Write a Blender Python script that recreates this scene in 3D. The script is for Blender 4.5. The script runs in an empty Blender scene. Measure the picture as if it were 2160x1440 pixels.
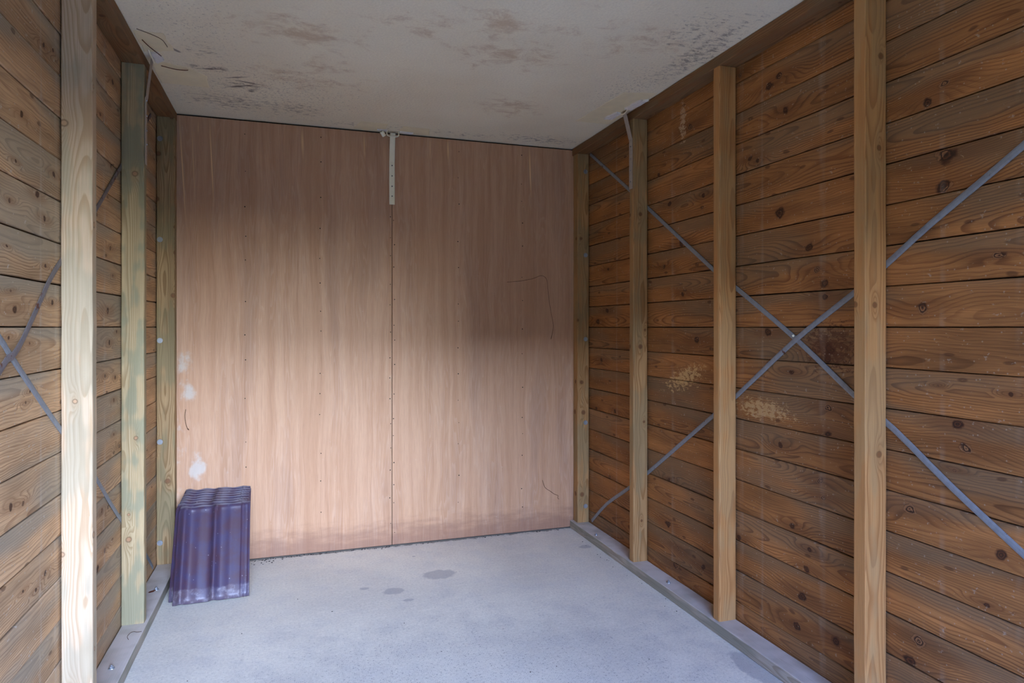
import bpy, bmesh, math, random
from mathutils import Vector, Matrix
random.seed(7)
S = bpy.context.scene
C = S.collection

# ------------------------------------------------------------ camera, sky, exposure
cam = bpy.data.cameras.new('camera')
cam.sensor_width = 36.0
cam.lens = 1395.5 / 2160 * 36
cam.shift_y = -(720 - 690.1) / 2160
cam.clip_start = 0.02
co = bpy.data.objects.new('camera', cam)
C.objects.link(co)
co.location = (0, 0, 1.2161)
co.rotation_euler = (math.radians(90), 0, -0.317)
S.camera = co

W = bpy.data.worlds.new('sky'); S.world = W
W.use_nodes = True
wn = W.node_tree.nodes; wl = W.node_tree.links
wn.clear()
wo = wn.new('ShaderNodeOutputWorld'); wb = wn.new('ShaderNodeBackground')
sky = wn.new('ShaderNodeTexSky')
sky.sky_type = 'NISHITA'; sky.sun_disc = False
sky.sun_elevation = math.radians(7); sky.sun_rotation = math.radians(177)
sky.altitude = 0; sky.air_density = 1.0; sky.dust_density = 6.0; sky.ozone_density = 2.0
tint = wn.new('ShaderNodeMix'); tint.data_type = 'RGBA'; tint.blend_type = 'MULTIPLY'
tint.inputs[0].default_value = 1.0; tint.inputs[7].default_value = (0.55, 0.92, 2.30, 1)
wl.new(sky.outputs[0], tint.inputs[6]); wl.new(tint.outputs[2], wb.inputs['Color']); wl.new(wb.outputs[0], wo.inputs[0])
wb.inputs['Strength'].default_value = 1.0

S.view_settings.view_transform = 'Standard'
S.view_settings.look = 'None'
S.view_settings.gamma = 1.0
S.view_settings.use_curve_mapping = False
S.view_settings.exposure = 2.5
cy = S.cycles
cy.use_denoising = True
cy.max_bounces = 5
cy.diffuse_bounces = 4
cy.glossy_bounces = 2
cy.sample_clamp_indirect = 8.0
cy.use_adaptive_sampling = True
cy.adaptive_threshold = 0.12
cy.adaptive_min_samples = 16
cy.caustics_reflective = False

# the open front of the shed (behind the camera): a sampling portal for the sky
pl = bpy.data.lights.new('opening_portal', 'AREA'); pl.shape = 'RECTANGLE'
pl.size = 1.77; pl.size_y = 2.04
pl.cycles.is_portal = True
po = bpy.data.objects.new('opening_portal', pl); C.objects.link(po)
po.location = (0.315, -1.21, 1.03); po.rotation_euler = (math.radians(90), 0, 0)

# ------------------------------------------------------------ dimensions
YB = 3.708          # plywood face
YF = -1.2           # open front
XL, XR = -0.567, 1.601      # inner faces of the studs
BL, BR = -0.652, 1.686      # faces of the boards
ZC = 2.30
PIT = 0.1222
PL = 0.046

# ------------------------------------------------------------ node helpers
def lin(r, g, b):
    f = lambda c: (c / 255 / 12.92) if c / 255 <= 0.04045 else ((c / 255 + 0.055) / 1.055) ** 2.4
    return (f(r), f(g), f(b), 1)

class NB:
    def __init__(s, name):
        s.flat = set()
        s.mat = bpy.data.materials.new(name); s.mat.use_nodes = True
        s.nt = s.mat.node_tree; s.nt.nodes.clear()
        s.out = s.nt.nodes.new('ShaderNodeOutputMaterial')
        s.b = s.nt.nodes.new('ShaderNodeBsdfPrincipled')
        s.nt.links.new(s.b.outputs[0], s.out.inputs[0])
        s.tc = s.nt.nodes.new('ShaderNodeTexCoord')
        s.oi = s.nt.nodes.new('ShaderNodeObjectInfo')
    def put(s, sock, v):
        if isinstance(v, bpy.types.NodeSocket): s.nt.links.new(v, sock)
        elif isinstance(v, (tuple, list)) and len(v) == 3 and sock.type == 'RGBA': sock.default_value = (*v, 1)
        else: sock.default_value = v
    def m(s, op, *a):
        n = s.nt.nodes.new('ShaderNodeMath'); n.operation = op
        for i, v in enumerate(a): s.put(n.inputs[i], v)
        return n.outputs[0]
    def add(s, a, b): return s.m('ADD', a, b)
    def sub(s, a, b): return s.m('SUBTRACT', a, b)
    def mul(s, a, b): return s.m('MULTIPLY', a, b)
    def mad(s, a, b, c): return s.m('MULTIPLY_ADD', a, b, c)
    def sstep(s, v, a, b, lo=0.0, hi=1.0):
        n = s.nt.nodes.new('ShaderNodeMapRange'); n.interpolation_type = 'SMOOTHSTEP'
        for i, x in enumerate((v, a, b, lo, hi)): s.put(n.inputs[i], x)
        return n.outputs[0]
    def lstep(s, v, a, b, lo=0.0, hi=1.0):
        n = s.nt.nodes.new('ShaderNodeMapRange')
        for i, x in enumerate((v, a, b, lo, hi)): s.put(n.inputs[i], x)
        return n.outputs[0]
    def sep(s, v):
        n = s.nt.nodes.new('ShaderNodeSeparateXYZ'); s.put(n.inputs[0], v); return n.outputs
    def vec(s, x, y, z):
        n = s.nt.nodes.new('ShaderNodeCombineXYZ')
        for i, v in enumerate((x, y, z)): s.put(n.inputs[i], v)
        if isinstance(z, (int, float)): s.flat.add(n.name)     # planar coordinates: 2D noise will do
        return n.outputs[0]
    def noise(s, v, sc=1.0, det=3.0, rough=0.5, dist=0.0):
        n = s.nt.nodes.new('ShaderNodeTexNoise')
        if v.node.name in s.flat: n.noise_dimensions = '2D'
        s.put(n.inputs['Vector'], v); s.put(n.inputs['Scale'], sc)
        n.inputs['Detail'].default_value = det; n.inputs['Roughness'].default_value = rough
        n.inputs['Distortion'].default_value = dist
        return n.outputs['Fac']
    def vor(s, v, sc=1.0, feat='F1', dim='3D'):
        n = s.nt.nodes.new('ShaderNodeTexVoronoi'); n.feature = feat; n.voronoi_dimensions = '2D' if v.node.name in s.flat else dim
        s.put(n.inputs['Vector'], v); n.inputs['Scale'].default_value = sc
        return n.outputs
    def mix(s, f, a, b, mode='MIX'):
        n = s.nt.nodes.new('ShaderNodeMix'); n.data_type = 'RGBA'; n.blend_type = mode
        s.put(n.inputs[0], f); s.put(n.inputs[6], a); s.put(n.inputs[7], b)
        return n.outputs[2]
    def attr(s, name):
        n = s.nt.nodes.new('ShaderNodeAttribute'); n.attribute_type = 'OBJECT'; n.attribute_name = name
        return n.outputs['Vector']
    def bump(s, h, dist=0.001, st=1.0):
        n = s.nt.nodes.new('ShaderNodeBump'); s.put(n.inputs['Height'], h)
        n.inputs['Distance'].default_value = dist; n.inputs['Strength'].default_value = st
        s.nt.links.new(n.outputs[0], s.b.inputs['Normal'])
    def blob(s, x, y, cx, cy, rx, ry, rot=0.0):
        """soft elliptical mask round (cx, cy)"""
        if not hasattr(s, 'xy'): s.xy = s.vec(x, y, 0.0)
        n = s.nt.nodes.new('ShaderNodeMapping'); n.vector_type = 'TEXTURE'
        s.put(n.inputs['Vector'], s.xy)
        n.inputs['Location'].default_value = (cx, cy, 0); n.inputs['Rotation'].default_value = (0, 0, rot)
        n.inputs['Scale'].default_value = (rx, ry, 1)
        return s.sstep(s.vlen(n.outputs[0]), 0.0, 1.9, 1.0, 0.0)
    def vlen(s, v):
        n = s.nt.nodes.new('ShaderNodeVectorMath'); n.operation = 'LENGTH'; s.put(n.inputs[0], v); return n.outputs['Value']
    def vop(s, op, a, b):
        n = s.nt.nodes.new('ShaderNodeVectorMath'); n.operation = op; s.put(n.inputs[0], a); s.put(n.inputs[1], b); return n.outputs['Vector']
    def fin(s, col, rough=0.7, spec=0.35):
        s.put(s.b.inputs['Base Color'], col); s.put(s.b.inputs['Roughness'], rough)
        s.b.inputs['Specular IOR Level'].default_value = spec
        return s.mat

def plank_mat(name, light, late, grey, greyamt, dust, scuffs=()):
    n = NB(name)
    o = n.sep(n.tc.outputs['Object']); R = n.oi.outputs['Random']
    R2 = n.m('FRACT', n.mul(R, 17.31)); R3 = n.m('FRACT', n.mul(R, 71.7))
    L0, W0 = o[1], o[2]
    off = n.mul(R, 91.0)
    wob = n.noise(n.vec(n.add(n.mul(L0, 5.0), off), n.mul(W0, 16.0), 0.0), 1, 2)
    Wd = n.mad(n.sub(wob, 0.5), 0.022, W0)
    Ld = n.mad(n.sub(wob, 0.5), 0.03, L0)
    # growth rings round a pith that lies off the board face
    w0 = n.mad(R2, 0.15, -0.075)
    dw = n.sub(Wd, w0)
    dep = n.mad(n.noise(n.vec(n.mad(L0, 0.9, off), 3.0, 0.0), 1, 1), 0.10, -0.015)
    rad = n.m('SQRT', n.mad(dw, dw, n.mul(dep, dep)))
    h = n.mul(rad, 150.0)
    kd = 9.0; halo = 0.0
    flat = n.vec(Ld, Wd, 0.0)
    for key in 'abcd':
        k = n.attr('knot_' + key)
        r = n.sep(k)[2]
        d = n.vop('MULTIPLY', n.vop('SUBTRACT', flat, k), (0.77, 1.0, 0.0))
        kd = n.m('MINIMUM', kd, n.m('DIVIDE', n.vlen(d), r))
        q = n.m('DIVIDE', n.vlen(n.vop('MULTIPLY', d, (0.30, 1.0, 0.0))), r)
        e = n.sstep(q, 0.0, 3.4, 1.0, 0.0)
        h = n.mad(e, 3.6, h)
        halo = n.m('MAXIMUM', halo, e)
    # small pin knots
    v = n.vor(n.vec(n.add(n.mul(Ld, 3.1), off), n.mul(Wd, 8.0), 0.0), 1.0)
    pin = n.sstep(v['Distance'], 0.03, 0.06, 1, 0)
    pin = n.mul(pin, n.m('GREATER_THAN', n.sep(v['Color'])[0], 0.45))
    ring = n.m('FRACT', h)
    lateb = n.mul(n.sstep(ring, 0.45, 0.93), n.sstep(ring, 0.94, 1.0, 1, 0))
    fine = n.noise(n.vec(n.add(n.mul(L0, 7.0), off), n.mul(Wd, 420.0), 0.0), 1, 3, 0.6)
    comb = n.noise(n.vec(n.add(n.mul(L0, 1.5), off), n.mul(W0, 900.0), 0.0), 1, 1, 0.6)
    big = n.noise(n.vec(n.add(n.mul(L0, 2.6), off), n.mul(W0, 14.0), 0.0), 1, 3, 0.55)
    big2 = n.noise(n.vec(n.mad(L0, 1.1, n.add(off, 40.0)), n.mul(W0, 5.0), 0.0), 1, 2)
    col = n.mix(n.mul(lateb, n.sstep(big2, 0.3, 0.65, 0.35, 0.95)), light, late)
    col = n.mix(n.sstep(fine, 0.35, 0.7, 0.0, 0.35), col, late)
    vval = n.mul(n.lstep(big, 0.25, 0.75, 0.72, 1.25), n.mad(R3, 0.28, 0.86))
    vval = n.mul(vval, n.lstep(comb, 0.3, 0.7, 0.93, 1.07))
    col = n.mix(1.0, col, n.vec(vval, vval, vval), 'MULTIPLY')
    # grey-green weathering, more along the upper edge of a board
    edge = n.lstep(W0, -0.02, 0.058, 0.0, 1.0)
    g = n.mul(n.sstep(n.mad(edge, 0.20, big2), 0.50, 0.72), greyamt)
    col = n.mix(g, col, grey)
    # knots
    irr = n.mad(n.noise(n.vec(n.add(n.mul(L0, 42.0), off), n.mul(W0, 42.0), 0.0), 1, 2), 1.0, -0.5)
    kk = n.add(kd, irr)
    km = n.sstep(kk, 0.7, 1.1, 1, 0)
    core = n.sstep(n.m('FRACT', n.mul(kk, 2.2)), 0.2, 0.9)
    bright = n.m('GREATER_THAN', n.noise(n.vec(n.add(n.mul(L0, 9.0), off), n.mul(W0, 9.0), 0.0), 1, 0), 0.56)
    kc = n.mix(core, lin(36, 16, 6), lin(84, 46, 22))
    kc = n.mix(n.mul(bright, n.mul(core, 0.7)), kc, lin(165, 118, 78))
    col = n.mix(n.mul(n.sstep(halo, 0.15, 0.9, 0, 0.45), 1.0), col, late)
    col = n.mix(n.mul(km, 0.88), col, kc)
    col = n.mix(n.mul(pin, 0.6), col, lin(70, 38, 18))
    # scraped and water-stained places, at their own spots on the wall
    if scuffs:
        gp = n.nt.nodes.new('ShaderNodeNewGeometry'); w_ = n.sep(gp.outputs['Position'])
        sn = n.noise(n.vec(n.mul(w_[1], 42.0), n.mul(w_[2], 75.0), 0.0), 1, 4, 0.75, 0.4)
        for cy0, cz0, ry, rz, rot, tone, am in scuffs:
            g = n.sstep(n.mad(n.blob(w_[1], w_[2], cy0, cz0, ry, rz, rot), 0.34, sn), 0.70, 0.80)
            col = n.mix(n.mul(g, am), col, lin(*tone))
    # pale dust flecks and water runs
    fl = n.noise(n.vec(n.add(n.mul(L0, 30.0), off), n.mul(W0, 45.0), 0.0), 1, 3, 0.7)
    runs = n.noise(n.vec(n.mul(L0, 16.0), n.mul(W0, 2.0), 5.0), 1, 2)
    dm = n.add(n.sstep(fl, 0.68, 0.76), n.mul(n.sstep(runs, 0.62, 0.8), 0.5))
    spk = n.vor(n.vec(n.add(n.mul(L0, 40.0), off), n.mul(W0, 40.0), 0.0), 1.0)
    dm = n.m('MAXIMUM', dm, n.mul(n.sstep(spk['Distance'], 0.05, 0.11, 1, 0), n.m('GREATER_THAN', n.sep(spk['Color'])[1], 0.8)))
    col = n.mix(n.m('MINIMUM', n.mul(dm, dust), 0.8), col, lin(190, 175, 155))
    ht = n.noise(n.vec(n.add(n.mul(L0, 9.0), off), n.mul(W0, 380.0), 0.0), 1, 1, 0.6)
    n.bump(ht, 0.0012, 0.5)
    return n.fin(col, n.lstep(big, 0.2, 0.8, 0.62, 0.78), 0.3)

def stud_mat(name, light, late, stain, stainamt, knot, kn=0.42, axis=2, band=2.5):
    """Sawn softwood whose grain runs along the given object axis."""
    n = NB(name)
    o = n.sep(n.tc.outputs['Object'])
    R = n.oi.outputs['Random']; off = n.mul(R, 73.0)
    L0 = o[axis]; A = o[0]; B = o[1] if axis == 2 else o[2]
    wob = n.noise(n.vec(n.mul(A, 9.0), n.mul(B, 9.0), n.mad(L0, 3.0, off)), 1, 2)
    wb_ = n.sub(wob, 0.5)
    px = n.mad(n.m('SINE', off), 0.03, -0.005); py = n.mad(n.m('COSINE', off), 0.03, 0.04)
    dx = n.sub(n.mad(wb_, 0.02, A), px); dy = n.sub(n.mad(wb_, 0.012, B), py)
    rad = n.m('SQRT', n.mad(dx, dx, n.mul(dy, dy)))
    drift = n.noise(n.vec(7.0, n.mad(L0, 1.1, off), 0.0), 1, 1)
    u = n.add(A, B)
    v = n.vor(n.vec(n.add(n.mul(n.mad(wb_, 0.02, u), 11.0), off), n.mul(n.mad(wb_, 0.02, L0), 4.2), 0.0), 1.0)
    ps = n.sep(v['Position'])
    dU = n.sub(n.mad(wb_, 0.02, u), n.mul(n.sub(ps[0], off), 1 / 11.0)); dL = n.sub(n.mad(wb_, 0.02, L0), n.mul(ps[1], 1 / 4.2))
    cr = n.sep(v['Color'])
    on = n.m('GREATER_THAN', cr[0], 1 - kn)
    r = n.mad(cr[1], 0.007, 0.005)
    d1 = n.m('DIVIDE', n.m('SQRT', n.mad(dU, dU, n.mul(dL, dL))), r)
    fl = n.m('DIVIDE', n.m('SQRT', n.mad(dU, dU, n.mul(n.mul(dL, dL), 0.1))), n.mul(r, 1.6))
    e = n.mul(n.m('EXPONENT', n.mul(n.mul(fl, fl), -1.0)), on)
    h = n.add(n.mad(rad, 240.0, n.mul(drift, 7.0)), n.mul(e, 3.0))
    ring = n.m('FRACT', h)
    lb = n.mul(n.sstep(ring, 0.3, 0.9), n.sstep(ring, 0.93, 1.0, 1, 0))
    fine = n.noise(n.vec(n.mul(A, 420.0), n.mul(B, 420.0), n.mad(L0, 5.0, off)), 1, 3, 0.6)
    big = n.noise(n.vec(n.mul(A, 18.0), n.mul(B, 18.0), n.mad(L0, 1.6, off)), 1, 3)
    col = n.mix(n.mul(lb, 0.75), light, late)
    col = n.mix(n.sstep(fine, 0.35, 0.7, 0, 0.4), col, late)
    bn = n.noise(n.vec(2.0, n.mad(L0, band, off), 0.0), 1, 3, 0.6)
    b2 = n.noise(n.vec(n.mul(A, 30.0), n.mul(B, 30.0), n.mad(L0, band * 1.6, off)), 1, 2)
    st = n.mul(n.sstep(n.mad(b2, 0.5, n.mul(bn, 0.6)), 0.50, 0.60), stainamt)
    col = n.mix(st, col, stain)
    vv = n.lstep(big, 0.25, 0.75, 0.84, 1.14)
    col = n.mix(1.0, col, n.vec(vv, vv, vv), 'MULTIPLY')
    km = n.mul(n.sstep(d1, 0.55, 1.1, 1, 0), on)
    kr = n.mul(n.sstep(d1, 0.6, 0.9), n.sstep(d1, 0.95, 1.5, 1, 0))
    col = n.mix(n.mul(e, 0.35), col, late)
    col = n.mix(n.mul(km, 0.8), col, knot)
    col = n.mix(n.mul(n.mul(kr, on), 0.55), col, lin(84, 52, 26))
    ht = n.noise(n.vec(n.mul(A, 380.0), n.mul(B, 380.0), n.mul(L0, 7.0)), 1, 1, 0.6)
    n.bump(ht, 0.001, 0.5)
    return n.fin(col, 0.66, 0.3)

M = {}
M['board_right'] = plank_mat('weathered_board_brown', lin(164, 110, 60), lin(100, 58, 26), lin(120, 102, 76), 0.5, 0.36, ((2.62, 0.985, 0.16, 0.05, -0.3, (212, 172, 112), 0.75), (2.09, 0.905, 0.16, 0.04, 0.0, (206, 170, 116), 0.6), (1.76, 1.15, 0.12, 0.09, 0.0, (84, 44, 20), 0.75), (2.63, 2.15, 0.03, 0.10, 0.0, (206, 176, 140), 0.7)))
M['board_left'] = plank_mat('weathered_board_dusty_lit', lin(204, 164, 120), lin(140, 98, 62), lin(156, 146, 124), 0.65, 0.9)  # same wood as the right wall, dustier, with brighter light mixed into its tones
M['stud_pale'] = stud_mat('stud_pale', lin(208, 182, 150), lin(178, 146, 108), lin(162, 154, 128), 0.55, lin(190, 150, 112), 0.55)
M['stud_green'] = stud_mat('stud_green', lin(186, 164, 124), lin(146, 122, 84), lin(136, 134, 106), 0.75, lin(170, 124, 88), 0.4, band=4)
M['stud_knotty'] = stud_mat('stud_knotty', lin(178, 148, 106), lin(124, 94, 56), lin(126, 118, 86), 0.6, lin(116, 76, 46), 0.6)
M['stud_orange'] = stud_mat('stud_orange', lin(196, 142, 84), lin(156, 102, 54), lin(170, 142, 96), 0.35, lin(120, 74, 38), 0.35)
M['stud_brown'] = stud_mat('stud_brown', lin(182, 140, 90), lin(138, 96, 52), lin(132, 118, 84), 0.5, lin(104, 64, 34), 0.5)
M['beam'] = stud_mat('beam_wood', lin(140, 100, 62), lin(104, 68, 38), lin(118, 102, 74), 0.4, lin(80, 48, 26), 0.35, axis=1)
M['sole'] = stud_mat('sole_wood', lin(176, 166, 150), lin(140, 128, 108), lin(128, 130, 114), 0.6, lin(110, 84, 62), 0.25, axis=1)

def simple(name, col, rough=0.6, metal=0.0, spec=0.4, var=0.1, sc=30.0, rust=None, rustamt=0.5):
    n = NB(name)
    p = n.tc.outputs['Object']
    a = n.noise(p, sc, 4, 0.6)
    vv = n.lstep(a, 0.25, 0.75, 1 - var, 1 + var)
    c_ = n.mix(1.0, col, n.vec(vv, vv, vv), 'MULTIPLY')
    rr = rough
    if rust:
        q = n.noise(p, sc * 0.35, 5, 0.7)
        f = n.sstep(q, 1 - rustamt, 1 - rustamt + 0.08)
        c_ = n.mix(f, c_, rust); rr = n.lstep(f, 0, 1, rough, 0.85)
    n.b.inputs['Metallic'].default_value = metal
    n.bump(a, 0.0004, 0.4)
    return n.fin(c_, rr, spec)

def dusty_sole():
    m = M['sole']; nt = m.node_tree; b = nt.nodes['Principled BSDF'] if 'Principled BSDF' in nt.nodes else [x for x in nt.nodes if x.type == 'BSDF_PRINCIPLED'][0]
    src = b.inputs['Base Color'].links[0].from_socket
    g = nt.nodes.new('ShaderNodeNewGeometry'); sp = nt.nodes.new('ShaderNodeSeparateXYZ'); nt.links.new(g.outputs['True Normal'], sp.inputs[0])
    nz = nt.nodes.new('ShaderNodeTexNoise'); nz.inputs['Scale'].default_value = 9.0; nt.links.new(g.outputs['Position'], nz.inputs['Vector'])
    mr = nt.nodes.new('ShaderNodeMapRange'); mr.inputs[1].default_value = 0.38; mr.inputs[2].default_value = 0.62; mr.inputs[3].default_value = 0.9; mr.inputs[4].default_value = 0.5
    nt.links.new(nz.outputs['Fac'], mr.inputs[0])
    mu = nt.nodes.new('ShaderNodeMath'); mu.operation = 'MULTIPLY'; mu.use_clamp = True
    nt.links.new(sp.outputs['Z'], mu.inputs[0]); nt.links.new(mr.outputs[0], mu.inputs[1])
    mx = nt.nodes.new('ShaderNodeMix'); mx.data_type = 'RGBA'; nt.links.new(mu.outputs[0], mx.inputs[0]); nt.links.new(src, mx.inputs[6]); mx.inputs[7].default_value = lin(206, 198, 190)
    nt.links.new(mx.outputs[2], b.inputs['Base Color'])
dusty_sole()
M['dark'] = simple('dark_backing', lin(30, 24, 18), 0.9)
M['galv'] = simple('galvanised_band', lin(138, 142, 146), 0.55, 0.3, 0.5, 0.16, 60, lin(92, 54, 38), 0.36)
M['rust_band'] = simple('rusty_band', lin(120, 112, 112), 0.6, 0.3, 0.5, 0.16, 60, lin(100, 60, 44), 0.46)
M['strap'] = simple('grey_strap', lin(178, 166, 152), 0.6, 0.3, 0.4, 0.1, 60)
M['cream'] = simple('cream_paint', lin(238, 230, 200), 0.5, 0.0, 0.4, 0.04, 40)
M['zinc'] = simple('zinc_screw', lin(158, 162, 166), 0.4, 0.6, 0.5, 0.1, 80)
M['hole'] = simple('black_hole', lin(26, 20, 16), 0.9)
M['rusty'] = simple('rusty_iron', lin(96, 52, 34), 0.85, 0.1, 0.2, 0.25, 90)
M['vine'] = simple('dry_vine', lin(74, 46, 30), 0.9)
M['leaf'] = simple('dead_leaf', lin(120, 58, 34), 0.8)
M['mortar'] = simple('white_mortar', lin(226, 220, 210), 0.85, 0.0, 0.2, 0.07, 60)
M['patch'] = simple('trowelled_patch', lin(234, 220, 180), 0.85, 0.0, 0.2, 0.07, 12)
M['crumb'] = simple('dark_crumb', lin(70, 62, 58), 0.9)
M['outer'] = simple('blocker_render', lin(150, 112, 50), 0.9, var=0.05)
M['hedge_blocker'] = simple('hedge_blocker_green', lin(60, 66, 44), 0.9, var=0.3, sc=3)
M['paving'] = simple('paving', lin(168, 138, 80), 0.9, var=0.1, sc=3)

# plywood back wall --------------------------------------------------
def ply_mat():
    n = NB('plywood_reddish')
    o = n.sep(n.tc.outputs['Object'])      # objects keep world coordinates
    X, Z = o[0], o[2]; R = n.oi.outputs['Random']; off = n.mul(R, 60.0)
    w = n.noise(n.vec(n.add(n.mul(X, 5.0), off), n.mul(Z, 1.6), 0.0), 1, 2)
    Xd = n.mad(n.sub(w, 0.5), 0.045, X)
    f1 = n.noise(n.vec(n.add(n.mul(Xd, 9.0), off), n.mul(Z, 0.7), 0.0), 1, 3, 0.55)
    ring = n.m('FRACT', n.mad(f1, 16.0, n.mul(Z, 0.25)))
    rl = n.mul(n.sstep(ring, 0.35, 0.92), n.sstep(ring, 0.92, 1.0, 1, 0))
    dk = n.noise(n.vec(n.mad(Xd, 6.0, n.add(off, 31.0)), n.mul(Z, 0.9), 0.0), 1, 3)
    st = n.noise(n.vec(n.add(n.mul(Xd, 90.0), off), n.mul(Z, 1.6), 0.0), 1, 4, 0.65)
    st2 = n.noise(n.vec(n.add(n.mul(Xd, 22.0), off), n.mul(Z, 0.9), 0.0), 1, 3, 0.55)
    fine = n.noise(n.vec(n.add(n.mul(X, 700.0), off), n.mul(Z, 14.0), 0.0), 1, 2, 0.6)
    col = n.mix(n.sstep(st2, 0.3, 0.7), lin(199, 156, 121), lin(187, 142, 106))
    col = n.mix(n.mul(rl, n.sstep(dk, 0.35, 0.6, 0.0, 0.30)), col, lin(212, 178, 150))
    col = n.mix(n.sstep(st, 0.45, 0.85, 0, 0.36), col, lin(146, 102, 78))
    col = n.mix(n.sstep(fine, 0.4, 0.7, 0, 0.2), col, lin(134, 94, 70))
    # old damp stain bands, darker and greyer veneer in tongues
    col = n.mix(n.sstep(dk, 0.52, 0.72, 0, 0.28), col, lin(146, 112, 92))
    # fresh-looking drip streaks from the top edge
    for x0, z0, z1, sgn, wd, am in ((-0.558, 2.28, 1.68, 0.034, 0.0028, 0.8), (-0.5014, 2.28, 1.80, 0.018, 0.002, 0.5), (-0.4177, 2.285, 1.80, 0.022, 0.0028, 0.9),
                                 (-0.47, 2.27, 2.19, 0, 0.002, 0.45), (0.0356, 2.285, 2.10, 0.005, 0.006, 0.55), (0.3602, 2.28, 2.12, 0.004, 0.004, 0.4),
                                 (0.7283, 2.285, 2.15, 0, 0.003, 0.4), (0.8296, 2.293, 2.15, 0.003, 0.0045, 0.6), (1.3234, 2.297, 1.95, 0.014, 0.004, 0.85)):
        hl = (z0 - z1) / 2
        g = n.blob(X, Z, x0 + sgn * 0.5, z1 + hl * 1.1, wd * 0.9, hl * 0.62, -sgn / (2 * hl) * -1.0 if hl else 0)
        g = n.mul(g, 1.25)
        col = n.mix(n.mul(g, am), col, lin(232, 190, 140))
    # lime bloom low on the left
    bl = n.noise(n.vec(n.mul(X, 26.0), n.mul(Z, 18.0), 3.0), 1, 3, 0.6)
    bf = 0.0
    for cx, cz, rx, rz, am in ((-0.535, 1.03, 0.045, 0.07, 0.8), (-0.512, 0.885, 0.03, 0.05, 1.0), (-0.545, 0.95, 0.035, 0.16, 0.5), (-0.473, 0.50, 0.042, 0.062, 1.15), (-0.55, 0.55, 0.05, 0.3, 0.35), (-0.33, 0.47, 0.03, 0.02, 0.3)):
        bf = n.m('MAXIMUM', bf, n.mul(n.blob(X, Z, cx, cz, rx, rz), am))
    bf = n.sstep(n.mad(n.sub(bl, 0.5), 1.3, bf), 0.35, 1.0, 0, 0.55)
    col = n.mix(bf, col, lin(196, 198, 190))
    # damp tide mark along the foot
    tide = n.noise(n.vec(n.mul(X, 9.0), n.mul(Z, 30.0), 8.0), 1, 4, 0.6)
    tf = n.sstep(n.mad(tide, 0.16, n.mul(Z, 1.0)), 0.10, 0.26, 1, 0)
    col = n.mix(n.mul(tf, 0.5), col, lin(104, 66, 58))
    # small scuffs
    sc = n.noise(n.vec(n.mul(X, 30.0), n.mul(Z, 90.0), 4.0), 1, 3, 0.75)
    col = n.mix(n.sstep(sc, 0.74, 0.8, 0, 0.35), col, lin(220, 206, 190))
    n.bump(n.noise(n.vec(n.add(n.mul(X, 300.0), off), n.mul(Z, 8.0), 0.0), 1, 1), 0.0005, 0.4)
    return n.fin(col, n.lstep(st, 0.3, 0.7, 0.48, 0.6), 0.4)
M['ply'] = ply_mat()

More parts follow.
